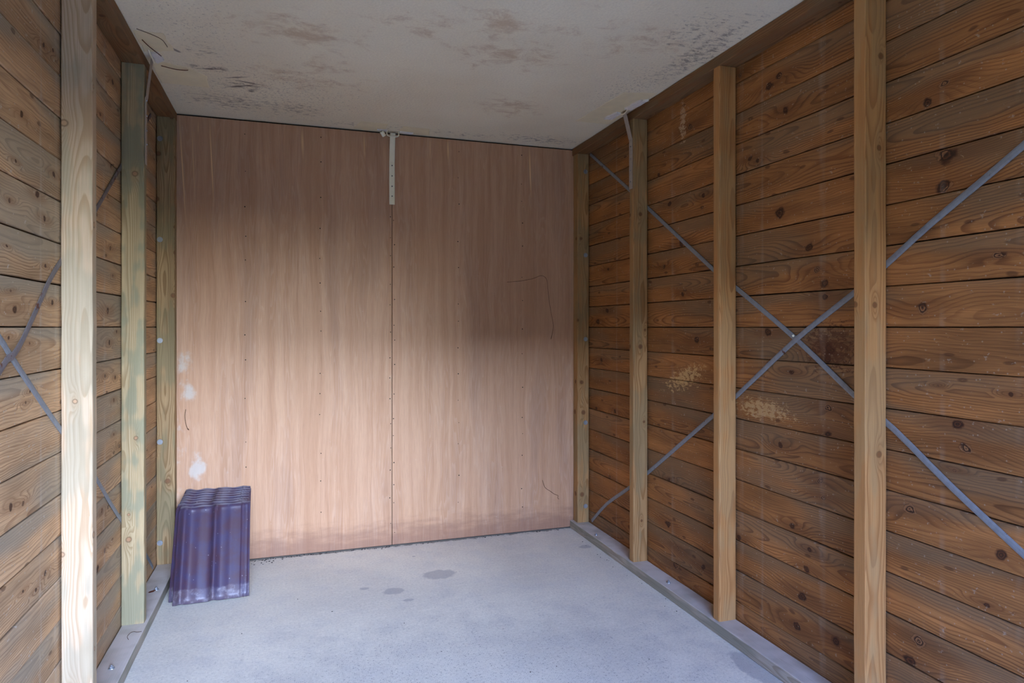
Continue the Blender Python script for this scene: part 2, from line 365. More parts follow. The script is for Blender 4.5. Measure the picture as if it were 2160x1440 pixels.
def floor_mat():
    n = NB('concrete_floor')
    o = n.sep(n.tc.outputs['Object']); X, Y = o[0], o[1]
    P = n.vec(X, Y, 0.0)
    big = n.noise(P, 1.6, 4, 0.55); mid = n.noise(P, 7.0, 5, 0.6); fine = n.noise(P, 90.0, 4, 0.7); gr = n.noise(P, 420.0, 2, 0.7)
    col = n.mix(n.sstep(big, 0.3, 0.7), lin(208, 204, 192), lin(224, 219, 204))
    col = n.mix(n.sstep(mid, 0.42, 0.75, 0, 0.28), col, lin(192, 192, 192))
    sw = n.noise(n.vec(n.mul(X, 14.0), n.mul(Y, 60.0), 2.0), 1, 3, 0.6)
    col = n.mix(n.sstep(sw, 0.5, 0.75, 0, 0.3), col, lin(232, 228, 214))
    vv = n.add(n.lstep(fine, 0.3, 0.7, 0.90, 1.08), n.lstep(gr, 0.3, 0.7, -0.09, 0.09))
    col = n.mix(1.0, col, n.vec(vv, vv, vv), 'MULTIPLY')
    worn = n.sstep(n.add(n.blob(X, Y, 0.55, 2.0, 0.95, 0.75), n.mul(n.sub(mid, 0.5), 0.8)), 0.25, 0.85)
    col = n.mix(n.mul(worn, 0.28), col, lin(160, 158, 154))
    # pitted aggregate
    for sc, th, r, am, amw in ((55.0, 0.78, 0.13, 0.36, 0.0), (150.0, 0.74, 0.2, 0.42, 1.0)):
        v = n.vor(P, sc)
        s_ = n.mul(n.sstep(v['Distance'], r, r * 1.6, 1, 0), n.m('GREATER_THAN', n.sep(v['Color'])[0], th))
        f = n.mul(s_, am)
        f = n.mul(f, n.lstep(worn, 0, 1, 0.45 if amw == 0 else 0.15, 1.0))
        col = n.mix(f, col, lin(74, 76, 84))
    # oil and damp marks
    wv = n.mul(n.sub(n.noise(P, 30.0, 3), 0.5), 0.35)
    cl = 0.0
    for cx, cy, rx, ry, am in ((0.676, 3.207, 0.085, 0.062, 1.0), (0.432, 3.07, 0.05, 0.040, 1.0), (0.482, 2.949, 0.03, 0.02, 0.8), (0.306, 3.14, 0.03, 0.02, 0.75),
                            (1.56, 1.97, 0.06, 0.15, 0.9), (1.53, 3.36, 0.04, 0.03, 0.9), (0.60, 3.5, 0.012, 0.01, 0.8), (0.80, 2.0, 0.07, 0.07, 0.8), (0.56, 1.75, 0.06, 0.06, 0.85)):
        cl = n.m('MAXIMUM', cl, n.mul(n.blob(X, Y, cx, cy, rx, ry), am))
    g = n.sstep(n.add(cl, wv), 0.42, 0.60)
    col = n.mix(n.mul(g, 0.5), col, lin(142, 142, 146))
    # dusty strip of dirt along the back wall
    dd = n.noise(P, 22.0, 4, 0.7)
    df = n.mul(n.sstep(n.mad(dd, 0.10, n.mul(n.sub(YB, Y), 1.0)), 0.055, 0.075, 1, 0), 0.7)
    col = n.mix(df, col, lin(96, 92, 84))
    n.bump(n.noise(P, 170.0, 3, 0.7), 0.0016, 0.7)
    return n.fin(col, 0.72, 0.35)
M['floor'] = floor_mat()

def ceil_mat():
    n = NB('stained_plaster')
    o = n.sep(n.tc.outputs['Object']); X, Y = o[0], o[1]
    P = n.vec(X, Y, 0.0)
    big = n.noise(P, 1.8, 3); fine = n.noise(P, 120.0, 2, 0.6)
    st1 = n.noise(n.vec(n.mul(X, 9.0), n.mul(Y, 13.0), 1.0), 1, 5, 0.74, 0.3)
    st2 = n.noise(n.vec(n.mul(X, 26.0), n.mul(Y, 44.0), 6.0), 1, 5, 0.78, 0.3)
    sp = n.noise(P, 75.0, 4, 0.8)
    col = n.mix(n.sstep(big, 0.3, 0.7), lin(240, 230, 200), lin(233, 221, 190))
    # rust-brown damp clouds: x, y, rx, ry, strength
    cl = 0.0
    for cx, cy, rx, ry, am in ((0.02, 2.55, 0.20, 0.13, 1.0), (0.13, 2.86, 0.10, 0.12, 0.8), (0.42, 2.36, 0.14, 0.10, 0.7), (0.69, 2.25, 0.12, 0.10, 1.0), (0.80, 2.50, 0.22, 0.14, 0.9),
                            (1.00, 3.10, 0.16, 0.14, 0.9), (0.85, 2.22, 0.2, 0.05, 0.7), (1.25, 2.25, 0.2, 0.15, 0.7), (0.0, 3.05, 0.25, 0.16, 0.75)):
        cl = n.m('MAXIMUM', cl, n.mul(n.blob(X, Y, cx, cy, rx, ry), am))
    g = n.sstep(n.add(n.mul(cl, 0.30), n.mul(st1, 0.95)), 0.58, 0.90)
    col = n.mix(n.mul(g, 0.5), col, lin(184, 146, 104))
    # black mould near the left edge, the back left and the right edge
    cl = 0.0; c3 = 0.0
    for cx, cy, rx, ry, am in ((-0.34, 3.02, 0.16, 0.05, 0.9), (-0.22, 3.20, 0.14, 0.07, 1.0), (-0.30, 3.44, 0.26, 0.16, 0.95), (-0.02, 3.46, 0.22, 0.14, 0.9), (-0.33, 2.84, 0.12, 0.10, 0.8),
                               (1.40, 2.10, 0.14, 0.20, 0.85), (1.52, 2.25, 0.10, 0.4, 1.0), (1.35, 3.58, 0.35, 0.1, 0.9), (0.6, 3.62, 0.9, 0.06, 0.8)):
        cl = n.m('MAXIMUM', cl, n.mul(n.blob(X, Y, cx, cy, rx, ry), am))
    for cx, cy, rx, ry, am in ((1.45, 2.7, 0.2, 0.5, 0.8), (-0.1, 3.25, 0.6, 0.5, 0.8), (-0.35, 2.6, 0.25, 0.4, 0.7)):
        c3 = n.m('MAXIMUM', c3, n.mul(n.blob(X, Y, cx, cy, rx, ry), am))
    g = n.m('MAXIMUM', n.sstep(n.add(n.mul(cl, 0.30), n.mul(st2, 0.95)), 0.68, 0.90), n.mul(n.sstep(n.add(n.mul(c3, 0.25), sp), 0.74, 0.84), 0.7))
    col = n.mix(n.mul(g, 0.62), col, lin(92, 74, 66))
    # long dirty sweeps
    sweep = 0.0
    for cx, cy, rx, ry, rot in ((-0.33, 3.03, 0.09, 0.012, -0.25), (-0.22, 3.20, 0.12, 0.012, -0.5), (-0.20, 3.15, 0.07, 0.012, 0.3), (-0.24, 3.10, 0.06, 0.010, -0.4), (-0.45, 2.86, 0.05, 0.012, 1.0), (-0.19, 3.26, 0.02, 0.02, 0)):
        sweep = n.m('MAXIMUM', sweep, n.blob(X, Y, cx, cy, rx, ry, rot))
    col = n.mix(n.mul(n.sstep(n.mad(n.sub(st2, 0.5), 1.0, sweep), 0.45, 1.0), 0.7), col, lin(86, 70, 64))
    vv = n.lstep(fine, 0.3, 0.7, 0.96, 1.04)
    col = n.mix(1.0, col, n.vec(vv, vv, vv), 'MULTIPLY')
    n.bump(n.noise(P, 80.0, 3), 0.0018, 0.6)
    return n.fin(col, 0.85, 0.2)
M['ceiling'] = ceil_mat()

def tile_mat():
    n = NB('roof_tile_glaze')
    p = n.tc.outputs['Object']; o = n.sep(p); R = n.oi.outputs['Random']
    off = n.mul(R, 40.0)
    v3 = n.vec(o[0], n.add(o[1], off), o[2])
    a = n.noise(v3, 14.0, 4, 0.6); b = n.noise(v3, 45.0, 5, 0.7); c = n.noise(v3, 240.0, 2)
    col = n.mix(n.sstep(a, 0.35, 0.7), lin(72, 51, 64), lin(66, 58, 84))
    foot = n.sstep(n.mad(n.sub(a, 0.5), 0.05, o[2]), 0.052, 0.062, 1, 0)
    head = n.sstep(n.mad(n.sub(b, 0.5), 0.02, o[2]), 0.405, 0.425)
    rim = n.sstep(o[2], 0.4215, 0.4275, 0, 0.35)
    dm = n.m('MAXIMUM', rim, n.mul(foot, n.sstep(b, 0.45, 0.75, 0.08, 0.42)))
    dm = n.m('MAXIMUM', dm, n.mul(head, n.sstep(b, 0.48, 0.75, 0.0, 0.2)))
    sp = n.vor(v3, 55.0)
    s_ = n.mul(n.sstep(sp['Distance'], 0.08, 0.16, 1, 0), n.m('GREATER_THAN', n.sep(sp['Color'])[0], 0.82))
    scr = n.noise(n.vec(n.mul(o[0], 60.0), n.mul(o[1], 30.0), n.mul(o[2], 14.0)), 1, 4, 0.7)
    dm = n.m('MAXIMUM', dm, n.m('MAXIMUM', n.mul(s_, 0.5), n.sstep(scr, 0.66, 0.76, 0, 0.35)))
    col = n.mix(dm, col, lin(176, 172, 178))
    n.bump(n.add(n.mul(c, 0.4), n.mul(b, 0.5)), 0.0008, 0.4)
    return n.fin(col, n.lstep(dm, 0, 0.6, 0.36, 0.8), 0.55)
M['tile'] = tile_mat()

# ------------------------------------------------------------ mesh helpers
def link(o, parent=None):
    C.objects.link(o)
    if parent is not None: o.parent = parent
    return o
def mesh_obj(name, bm, mat, parent=None, loc=(0, 0, 0), smooth=False):
    bmesh.ops.recalc_face_normals(bm, faces=bm.faces)
    me = bpy.data.meshes.new(name); bm.to_mesh(me); bm.free()
    if smooth:
        for p in me.polygons: p.use_smooth = True
    me.materials.append(mat)
    o = bpy.data.objects.new(name, me); o.location = loc
    return link(o, parent)
def tag(o, label=None, cat=None, group=None, kind=None):
    if label: o['label'] = label
    if cat: o['category'] = cat
    if group: o['group'] = group
    if kind: o['kind'] = kind
    return o
def box(bm, x0, x1, y0, y1, z0, z1):
    vs = [bm.verts.new((x, y, z)) for x in (x0, x1) for y in (y0, y1) for z in (z0, z1)]
    for f in ((0, 1, 3, 2), (4, 6, 7, 5), (0, 4, 5, 1), (2, 3, 7, 6), (0, 2, 6, 4), (1, 5, 7, 3)):
        bm.faces.new([vs[i] for i in f])
def bar(axis, a0, a1, half1, half2, bev, seg, wob=0.0005, rnd=None, waney=0.0):
    """A sawn bar along x/y/z with rounded arrises; cross-section half1 x half2 centred on the axis."""
    rnd = rnd or random
    bm = bmesh.new(); rings = []
    b = bev
    prof = []
    for sx, sy in ((1, 1), (-1, 1), (-1, -1), (1, -1)):
        pts = [(sx * (half1), sy * (half2 - b)), (sx * (half1 - 0.3 * b), sy * (half2 - 0.3 * b)), (sx * (half1 - b), sy * half2)]
        if sx * sy < 0: pts.reverse()
        prof += pts
    for i in range(seg + 1):
        t = a0 + (a1 - a0) * i / seg
        dx, dy = rnd.uniform(-wob, wob), rnd.uniform(-wob, wob)
        ring = []
        for (p, q) in prof:
            c = {'z': (p + dx, q + dy, t), 'y': (p + dx, t, q + dy), 'x': (t, p + dx, q + dy)}[axis]
            ring.append(bm.verts.new(c))
        rings.append(ring)
    n = len(prof)
    for r0, r1 in zip(rings, rings[1:]):
        for j in range(n): bm.faces.new((r0[j], r0[(j + 1) % n], r1[(j + 1) % n], r1[j]))
    bm.faces.new(rings[0]); bm.faces.new(rings[-1])
    return bm
def tube(bm, pts, r, n=8):
    pts = [Vector(p) for p in pts]; rings = []
    for i, p in enumerate(pts):
        d = (pts[min(i + 1, len(pts) - 1)] - pts[max(i - 1, 0)]).normalized()
        u = d.orthogonal().normalized(); w = d.cross(u)
        if rings and False: pass
        if i: # keep frames aligned
            u = (pu - d * pu.dot(d)).normalized(); w = d.cross(u)
        pu = u
        rr = r[i] if isinstance(r, (list, tuple)) else r
        rings.append([bm.verts.new(p + (u * math.cos(a) + w * math.sin(a)) * rr) for a in [2 * math.pi * k / n for k in range(n)]])
    for a, b in zip(rings, rings[1:]):
        for k in range(n): bm.faces.new((a[k], a[(k + 1) % n], b[(k + 1) % n], b[k]))
    bm.faces.new(rings[0]); bm.faces.new(rings[-1])
def ribbon(bm, pts, width, thick, normal):
    """Flat steel band along a polyline; its broad face looks along 'normal'; slightly crowned."""
    nrm = Vector(normal); pts = [Vector(p) for p in pts]; rings = []
    for i, p in enumerate(pts):
        d = (pts[min(i + 1, len(pts) - 1)] - pts[max(i - 1, 0)]).normalized()
        w = d.cross(nrm).normalized(); nn = w.cross(d).normalized()
        if nn.dot(nrm) < 0: nn = -nn
        h = width / 2
        sec = [(-h, 0), (-h, thick * .6), (-h * .45, thick), (h * .45, thick), (h, thick * .6), (h, 0)]
        rings.append([bm.verts.new(p + w * a + nn * b) for a, b in sec])
    n = 6
    for a, b in zip(rings, rings[1:]):
        for k in range(n): bm.faces.new((a[k], a[(k + 1) % n], b[(k + 1) % n], b[k]))
    bm.faces.new(rings[0]); bm.faces.new(rings[-1])
def smoothpts(pts, sub=4):
    out = []
    P = [Vector(p) for p in pts]
    for i in range(len(P) - 1):
        p0 = P[max(i - 1, 0)]; p1 = P[i]; p2 = P[i + 1]; p3 = P[min(i + 2, len(P) - 1)]
        for k in range(sub):
            t = k / sub
            out.append(0.5 * ((2 * p1) + (p2 - p0) * t + (2 * p0 - 5 * p1 + 4 * p2 - p3) * t * t + (3 * p1 - p0 - 3 * p2 + p3) * t ** 3))
    out.append(P[-1]); return out

# ------------------------------------------------------------ setting
bm = bmesh.new(); box(bm, -0.80, 1.85, YF - 0.05, 3.95, -0.14, 0.0)
tag(mesh_obj('floor', bm, M['floor']), kind='structure')
bm = bmesh.new(); box(bm, -0.85, 1.90, YF - 0.05, 3.95, ZC, ZC + 0.12)
ceiling = tag(mesh_obj('ceiling', bm, M['ceiling']), kind='structure')

bm = bmesh.new(); box(bm, BL - 0.045, BL - 0.020, YF, 3.90, 0.0, ZC)
wall_left = tag(mesh_obj('wall_left', bm, M['dark']), kind='structure')
bm = bmesh.new(); box(bm, BR + 0.020, BR + 0.045, YF, 3.90, 0.0, ZC)
wall_right = tag(mesh_obj('wall_right', bm, M['dark']), kind='structure')
bm = bmesh.new(); box(bm, -0.69, 1.73, YB + 0.016, YB + 0.05, 0.0, ZC)
wall_back = tag(mesh_obj('wall_back', bm, M['dark']), kind='structure')

# front of the shed behind the camera: header and jambs round the open doorway
bm = bmesh.new()
box(bm, -0.72, 1.76, YF - 0.10, YF, 2.06, ZC)
box(bm, -0.72, -0.57, YF - 0.10, YF, 0, 2.06)
box(bm, 1.20, 1.76, YF - 0.10, YF, 0, 2.06)
tag(mesh_obj('wall_front', bm, M['beam']), kind='structure')

KR = {-1: [(2.689, 0.052, 0.0199)], 0: [(1.725, 0.008, 0.0171), (1.908, -0.018, 0.0151), (2.471, -0.002, 0.0144), (2.665, 0.013, 0.0131)], 1: [(1.883, -0.026, 0.0182), (2.755, -0.021, 0.018), (1.458, -0.045, 0.0178), (1.424, 0.02, 0.0175), (3.501, -0.0, 0.0138), (1.684, -0.004, 0.0137)], 2: [(3.367, -0.052, 0.0133), (1.854, -0.05, 0.0115), (2.226, -0.048, 0.0114), (1.838, 0.02, 0.0098), (2.539, -0.01, 0.0084)], 3: [(1.929, -0.037, 0.0118), (2.755, -0.052, 0.0113), (1.228, -0.044, 0.0073)], 4: [(1.447, 0.021, 0.0177), (1.806, 0.032, 0.0145), (1.198, -0.021, 0.0143), (1.784, -0.022, 0.0127), (2.433, 0.041, 0.0122)], 5: [(3.552, -0.048, 0.0112), (3.309, -0.041, 0.0105), (1.992, -0.003, 0.0104), (1.325, 0.044, 0.0064)], 6: [(1.305, 0.042, 0.0152), (1.291, -0.013, 0.0151), (1.768, 0.039, 0.0142), (1.768, -0.049, 0.0126)], 7: [(3.482, -0.01, 0.0137), (1.941, 0.025, 0.0102), (1.175, 0.018, 0.0047), (1.373, 0.025, 0.0039)], 8: [(1.758, -0.013, 0.0205), (2.521, 0.006, 0.0167), (2.053, 0.039, 0.0142), (1.766, -0.045, 0.0142), (3.208, -0.001, 0.0128), (1.51, 0.021, 0.0126)], 9: [(3.52, -0.034, 0.0166), (1.417, -0.005, 0.0161), (3.402, 0.033, 0.0135), (1.774, 0.041, 0.0127), (2.61, 0.003, 0.0108), (1.234, 0.048, 0.0049)], 10: [(1.778, -0.039, 0.0159), (1.816, 0.013, 0.0145), (1.204, -0.001, 0.0132), (2.634, -0.034, 0.0108)], 11: [(1.854, -0.028, 0.0164), (2.797, -0.014, 0.0114), (3.396, 0.025, 0.0108)], 12: [(1.345, 0.043, 0.0246), (1.352, -0.043, 0.0208), (1.995, -0.01, 0.0191), (2.641, -0.043, 0.0174), (1.953, -0.046, 0.0171), (3.181, -0.001, 0.0153)], 13: [(2.746, 0.034, 0.0135), (2.467, 0.017, 0.0103)], 14: [(1.352, -0.008, 0.0143), (1.402, -0.04, 0.012), (2.154, -0.018, 0.0111), (2.112, -0.038, 0.0091), (1.285, -0.009, 0.0075)], 15: [(1.963, -0.01, 0.0137), (2.841, -0.052, 0.0092)], 16: [(2.046, -0.018, 0.0177), (2.576, -0.018, 0.017), (2.0, 0.004, 0.0139)], 17: [(2.22, -0.038, 0.0113)]}
KL = {2: [(2.63, -0.045, 0.0132), (2.72, -0.008, 0.0085)], 3: [(2.689, 0.014, 0.0101), (2.126, -0.007, 0.0078), (2.056, -0.028, 0.0063), (1.975, 0.007, 0.006)], 5: [(2.922, -0.034, 0.0092), (1.893, -0.004, 0.0091), (2.844, 0.026, 0.0072), (1.975, -0.011, 0.0072)], 6: [(2.851, 0.032, 0.009)], 7: [(2.865, -0.007, 0.0072), (2.72, 0.007, 0.0068), (1.984, -0.009, 0.006), (2.013, 0.019, 0.0049), (1.874, 0.021, 0.0045)], 8: [(2.784, 0.008, 0.0087), (2.886, 0.042, 0.0073), (1.887, 0.038, 0.0057), (2.013, 0.02, 0.0049)], 9: [(2.77, 0.001, 0.0139), (1.916, -0.018, 0.0104), (2.182, 0.009, 0.0067), (1.893, 0.026, 0.0046)], 10: [(2.837, 0.013, 0.0054), (2.126, -0.015, 0.0052), (1.866, 0.007, 0.0045)], 11: [(2.059, 0.042, 0.0101), (2.115, -0.012, 0.0091), (2.797, -0.012, 0.0088), (1.893, 0.003, 0.0057)], 12: [(2.193, 0.008, 0.0094), (1.924, -0.02, 0.0058)], 13: [(1.96, -0.017, 0.0083), (2.817, 0.052, 0.0071)], 15: [(2.671, -0.042, 0.0084), (2.182, -0.014, 0.0067), (2.108, -0.028, 0.0064)], 16: [(2.83, 0.006, 0.0107)]}

def boards(wall, xface, side, knots, mat):
    """Horizontal boards, one object each, face at xface looking into the room (side = +1 for the left wall)."""
    rnd = random.Random(11 if side > 0 else 5)
    for k in range(-1, 18):
        z0 = 0.117 + PIT * k; z1 = z0 + PIT
        lo, hi = max(z0, 0.002), min(z1, ZC - 0.002)
        zc = (z0 + z1) / 2
        gap = rnd.choice((0.0012, 0.0016, 0.002, 0.0028)) if side > 0 else rnd.choice((0.001, 0.0014, 0.0018))
        bm = bmesh.new(); rings = []
        n = 26; off = rnd.uniform(-0.0015, 0.0015)
        ph = rnd.uniform(0, 6)
        rag = 0.0035 if k == 0 else (0.0018 if k in (1, 3) else 0.0007)
        for i in range(n + 1):
            y = YF + 0.01 + (3.72 - YF - 0.01) * i / n
            wv = rag * math.sin(ph + i * 1.3) + rnd.uniform(-rag, rag) * 0.5
            a = lo - zc + gap + (wv if k > -1 else 0); b = hi - zc - gap + 0.0003 * math.sin(ph * 2 + i)
            cup = off + 0.0008 * math.sin(ph + i * 0.5)
            xf = side * cup
            c = 0.0022
            prof = [(xf - side * 0.003, a), (xf, a + c), (xf + side * 0.0006, (a + b) / 2), (xf, b - c), (xf - side * 0.003, b), (-side * 0.018, b), (-side * 0.018, a)]
            rings.append([bm.verts.new((p, y, q)) for p, q in prof])
        m = 7
        for r0, r1 in zip(rings, rings[1:]):
            for j in range(m): bm.faces.new((r0[j], r0[(j + 1) % m], r1[(j + 1) % m], r1[j]))
        bm.faces.new(rings[0]); bm.faces.new(rings[-1])
        o = mesh_obj('plank', bm, mat, wall, (xface, 0, zc))
        kk = knots.get(k, [])
        for i, key in enumerate('abcd'):
            o['knot_' + key] = [float(v) for v in kk[i]] if i < len(kk) else [-9.0, 0.0, 0.0001]
boards(wall_right, BR, -1, KR, M['board_right'])
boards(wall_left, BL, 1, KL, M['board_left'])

# plywood sheets with nail heads
def panel(x0, x1, cols, seedv):
    bm = bmesh.new(); box(bm, x0, x1, YB, YB + 0.012, 0.006, ZC - 0.009)
    bmesh.ops.bevel(bm, geom=[e for e in bm.edges], offset=0.0012, segments=1, affect='EDGES')
    p = mesh_obj('plywood_panel', bm, M['ply'], wall_back)
    rnd = random.Random(seedv); bm = bmesh.new()
    for cx, step in cols:
        z = 2.22
        while z > 0.08:
            x = cx + rnd.uniform(-0.004, 0.004); zz = z + rnd.uniform(-0.02, 0.02)
            r = rnd.uniform(0.0022, 0.0036)
            ring = [bm.verts.new((x + r * math.cos(a), YB - 0.0006, zz + r * math.sin(a))) for a in [k * math.pi / 3 for k in range(6)]]
            base = [bm.verts.new((v.co.x, YB + 0.001, v.co.z)) for v in ring]
            bm.faces.new(ring)
            for k in range(6): bm.faces.new((ring[k], ring[(k + 1) % 6], base[(k + 1) % 6], base[k]))
            z -= step * rnd.uniform(0.75, 1.2)
    tag(mesh_obj('nail_heads', bm, M['hole'], p), kind='stuff')
    return p
panel(-0.66, 0.5125, ((-0.2463, 0.17), (0.1303, 0.16), (0.5035, 0.14)), 3)
panel(0.5152, 1.70, ((0.5245, 0.14), (0.8934, 0.16), (1.2788, 0.15)), 4)

# sole plates and wall plates
rp = random.Random(21)
def plate(name, xc, z0, z1, half, mat, kind='structure', bev=0.003):
    bm = bar('y', YF + 0.02, YB - 0.003, half, (z1 - z0) / 2, bev, 34, 0.0007, rp)
    return tag(mesh_obj(name, bm, mat, None, (xc, 0, (z0 + z1) / 2)), kind=kind)
base_r = plate('baseboard_right', (1.587 + 1.681) / 2, 0.0005, PL, (1.681 - 1.587) / 2, M['sole'])
base_l = plate('baseboard_left', (-0.556 - 0.647) / 2, 0.0005, PL, (0.647 - 0.556) / 2, M['sole'])
plate('trim_1', (XR + 1.681) / 2, 2.256, ZC - 0.0015, (1.681 - XR) / 2, M['beam'])
plate('trim_2', (XL - 0.647) / 2, 2.256, ZC - 0.0015, (0.647 + XL) / 2, M['beam'])

# ------------------------------------------------------------ studs
rs = random.Random(33)
def stud(x0, x1, y0, y1, mat, label, bev=0.004):
    bm = bar('z', PL + 0.0005, 2.2555, (x1 - x0) / 2, (y1 - y0) / 2, bev, 30, 0.0007, rs)
    o = mesh_obj('wall_stud', bm, M[mat], None, ((x0 + x1) / 2, (y0 + y1) / 2, 0))
    return tag(o, label, 'post', 'upright studs of the side walls')
GR = 1.6815; GL = -0.6475
stud(GL, XL, 2.239, 2.2835, 'stud_pale', 'pale straw coloured wooden stud nearest the camera on the left wall')
stud(GL, XL, 2.941, 2.985, 'stud_green', 'greenish banded wooden stud between the pale near stud and the left corner post')
corner_l = stud(GL, XL, 3.639, 3.703, 'stud_knotty', 'knotty wooden corner post with washered screws at the left edge of the plywood')
corner_r = stud(XR + 0.006, GR, 3.639, 3.703, 'stud_brown', 'narrow brown corner post with washered screws at the right edge of the plywood')
stud(XR, GR, 2.941, 2.985, 'stud_brown', 'brown wooden stud on the right wall with a metal strap fixed to its top', 0.006)
stud(XR, GR, 2.239, 2.283, 'stud_orange', 'orange brown wooden stud with rounded corners in the middle of the right wall', 0.007)
stud(XR, GR, 1.5315, 1.575, 'stud_orange', 'plain brown wooden stud nearest the camera on the right wall', 0.003)

def screw(parent, x, y, z):
    bm = bmesh.new()
    def disc(r, y0, y1, n):
        a = [bm.verts.new((r * math.cos(k * 2 * math.pi / n), y0, r * math.sin(k * 2 * math.pi / n))) for k in range(n)]
        b = [bm.verts.new((0.93 * v.co.x, y1, 0.93 * v.co.z)) for v in a]
        bm.faces.new(b)
        for k in range(n): bm.faces.new((a[k], a[(k + 1) % n], b[(k + 1) % n], b[k]))
    disc(0.0135, 0.001, -0.002, 20)
    disc(0.0078, -0.002, -0.0065, 6)
    disc(0.003, -0.0064, -0.0075, 8)
    o = mesh_obj('washered_screw', bm, M['zinc'], parent)
    o.location = (x - parent.location.x, y - parent.location.y, z)
for z in (2.146, 1.6485, 1.1509, 0.651, 0.1535): screw(corner_l, -0.6325, 3.6385, z)
for z in (2.1506, 1.6494, 1.1452, 0.6439, 0.1426): screw(corner_r, 1.659, 3.6385, z)

# ------------------------------------------------------------ diagonal steel bands
def band(pts, x, side, mat, label, wd=0.019, bow=0.0):
    bm = bmesh.new()
    P = smoothpts([(x + side * (p[2] if len(p) > 2 else 0.0), p[0], p[1]) for p in pts], 3)
    ribbon(bm, P, wd, 0.0032, (side, 0, 0))
    o = mesh_obj('steel_brace', bm, mat, None, (0, 0, 0))
    return tag(o, label, 'brace', 'diagonal steel bands across the boards')
b1 = [(3.6226, 2.2538), (3.1369, 1.9447), (2.9341, 1.8097), (2.3998, 1.4635), (2.2323, 1.3679), (1.9059, 1.1728), (1.6555, 1.0028), (1.507, 0.9149), (1.3283, 0.7874), (1.1388, 0.6637), (0.75, 0.41), (0.30, 0.11)]
b2 = [(3.6025, 0.0623), (3.4004, 0.2153), (3.1474, 0.36), (2.9341, 0.4924), (2.4099, 0.8331), (2.2323, 0.9471), (1.9059, 1.1728), (1.6593, 1.3216), (1.5284, 1.4075), (1.3843, 1.5063), (1.1388, 1.6594), (0.75, 1.92), (0.30, 2.20)]
br1 = band([(a, b, 0.0) for a, b in b1], BR - 0.0022, -1, M['galv'], 'grey steel band running from the top back corner down across the right wall')
br2 = band([(a, b, 0.0 if abs(a - 1.9059) > 0.3 else 0.0) if abs(a - 1.9059) > 0.01 else (a, b, 0.0036) for a, b in b2], BR - 0.0022, -1, M['galv'], 'grey steel band rising from the bottom back corner across the right wall')
l1 = [(0.5, 0.22), (1.2, 0.68), (1.7942, 1.0975), (1.8887, 1.1475, 0.0034), (1.9634, 1.1887), (2.0798, 1.2863), (2.2047, 1.3847), (2.5674, 1.5984), (2.8588, 1.79), (3.3884, 2.1428), (3.51, 2.2205)]
l2 = [(0.5, 2.02), (1.2, 1.57), (1.7942, 1.2087), (1.8887, 1.1453), (2.2047, 0.9404), (2.5674, 0.7217), (2.8949, 0.494), (3.368, 0.199), (3.56, 0.062)]
band(l1, BL + 0.0022, 1, M['rust_band'], 'slightly bent steel band rising towards the back behind the pale stud on the left wall')
band(l2, BL + 0.0022, 1, M['galv'], 'straight steel band descending towards the back behind the pale stud on the left wall')
bm = bmesh.new()
bmesh.ops.create_uvsphere(bm, u_segments=12, v_segments=6, radius=0.0045)
o = mesh_obj('rivet', bm, M['cream'], br1); o.location = (BR - 0.010, 1.915, 1.186)

# ------------------------------------------------------------ hanging straps and ceiling hooks
# centre strap over the plywood seam
st = bpy.data.objects.new('metal_strap', None); st.location = (0.5125, 3.69, 2.298); C.objects.link(st)
tag(st, 'cream painted metal strap with four screws hanging over the plywood seam', 'strap', 'tie straps hooked to the ceiling')
def local(bm, o): bmesh.ops.translate(bm, verts=bm.verts, vec=-Vector(o.location)); return bm
bm = bmesh.new()
ribbon(bm, [(0.5135, 3.676, 2.288), (0.5128, 3.683, 2.262), (0.5125, 3.695, 2.205), (0.5125, 3.702, 2.142), (0.5125, 3.7045, 2.134), (0.513, 3.7045, 1.8985)], 0.0295, 0.003, (0, -1, 0))
mesh_obj('band', local(bm, st), M['cream'], st)
for z in (2.1149, 2.0572, 1.9996, 1.9446):
    bm = bmesh.new(); bmesh.ops.create_cone(bm, cap_ends=True, segments=10, radius1=0.0042, radius2=0.0036, depth=0.003, matrix=Matrix.Translation((0.513, 3.7005, z)) @ Matrix.Rotation(math.pi / 2, 4, 'X'))
    mesh_obj('screw', local(bm, st), simple('dull_screw', lin(120, 118, 104), 0.6) if 'dull_screw' not in bpy.data.materials else bpy.data.materials['dull_screw'], st)
bm = bmesh.new()
tube(bm, smoothpts([(0.484, 3.672, 2.299), (0.480, 3.672, 2.285), (0.484, 3.673, 2.273), (0.497, 3.673, 2.269), (0.529, 3.673, 2.269), (0.542, 3.673, 2.273), (0.546, 3.672, 2.285), (0.543, 3.672, 2.299)], 3), 0.0032, 8)
mesh_obj('loop', local(bm, st), M['cream'], st)
# tilted stub of plastic pipe beside it
bm = bmesh.new(); bmesh.ops.create_cone(bm, cap_ends=False, segments=24, radius1=0.0115, radius2=0.0115, depth=0.030)
bmesh.ops.create_cone(bm, cap_ends=False, segments=24, radius1=0.0085, radius2=0.0085, depth=0.030)
bmesh.ops.bridge_loops(bm, edges=[e for e in bm.edges if e.is_boundary and all(v.co.z > 0 for v in e.verts)])
bmesh.ops.bridge_loops(bm, edges=[e for e in bm.edges if e.is_boundary and all(v.co.z < 0 for v in e.verts)])
for f in bm.faces: f.smooth = True
o = mesh_obj('pipe_stub', bm, M['cream'], None, (0.459, 3.675, 2.280), False)
o.rotation_euler = (math.radians(20), math.radians(-38), 0)
tag(o, 'short cream pipe stub left of the centre strap under the ceiling', 'pipe')

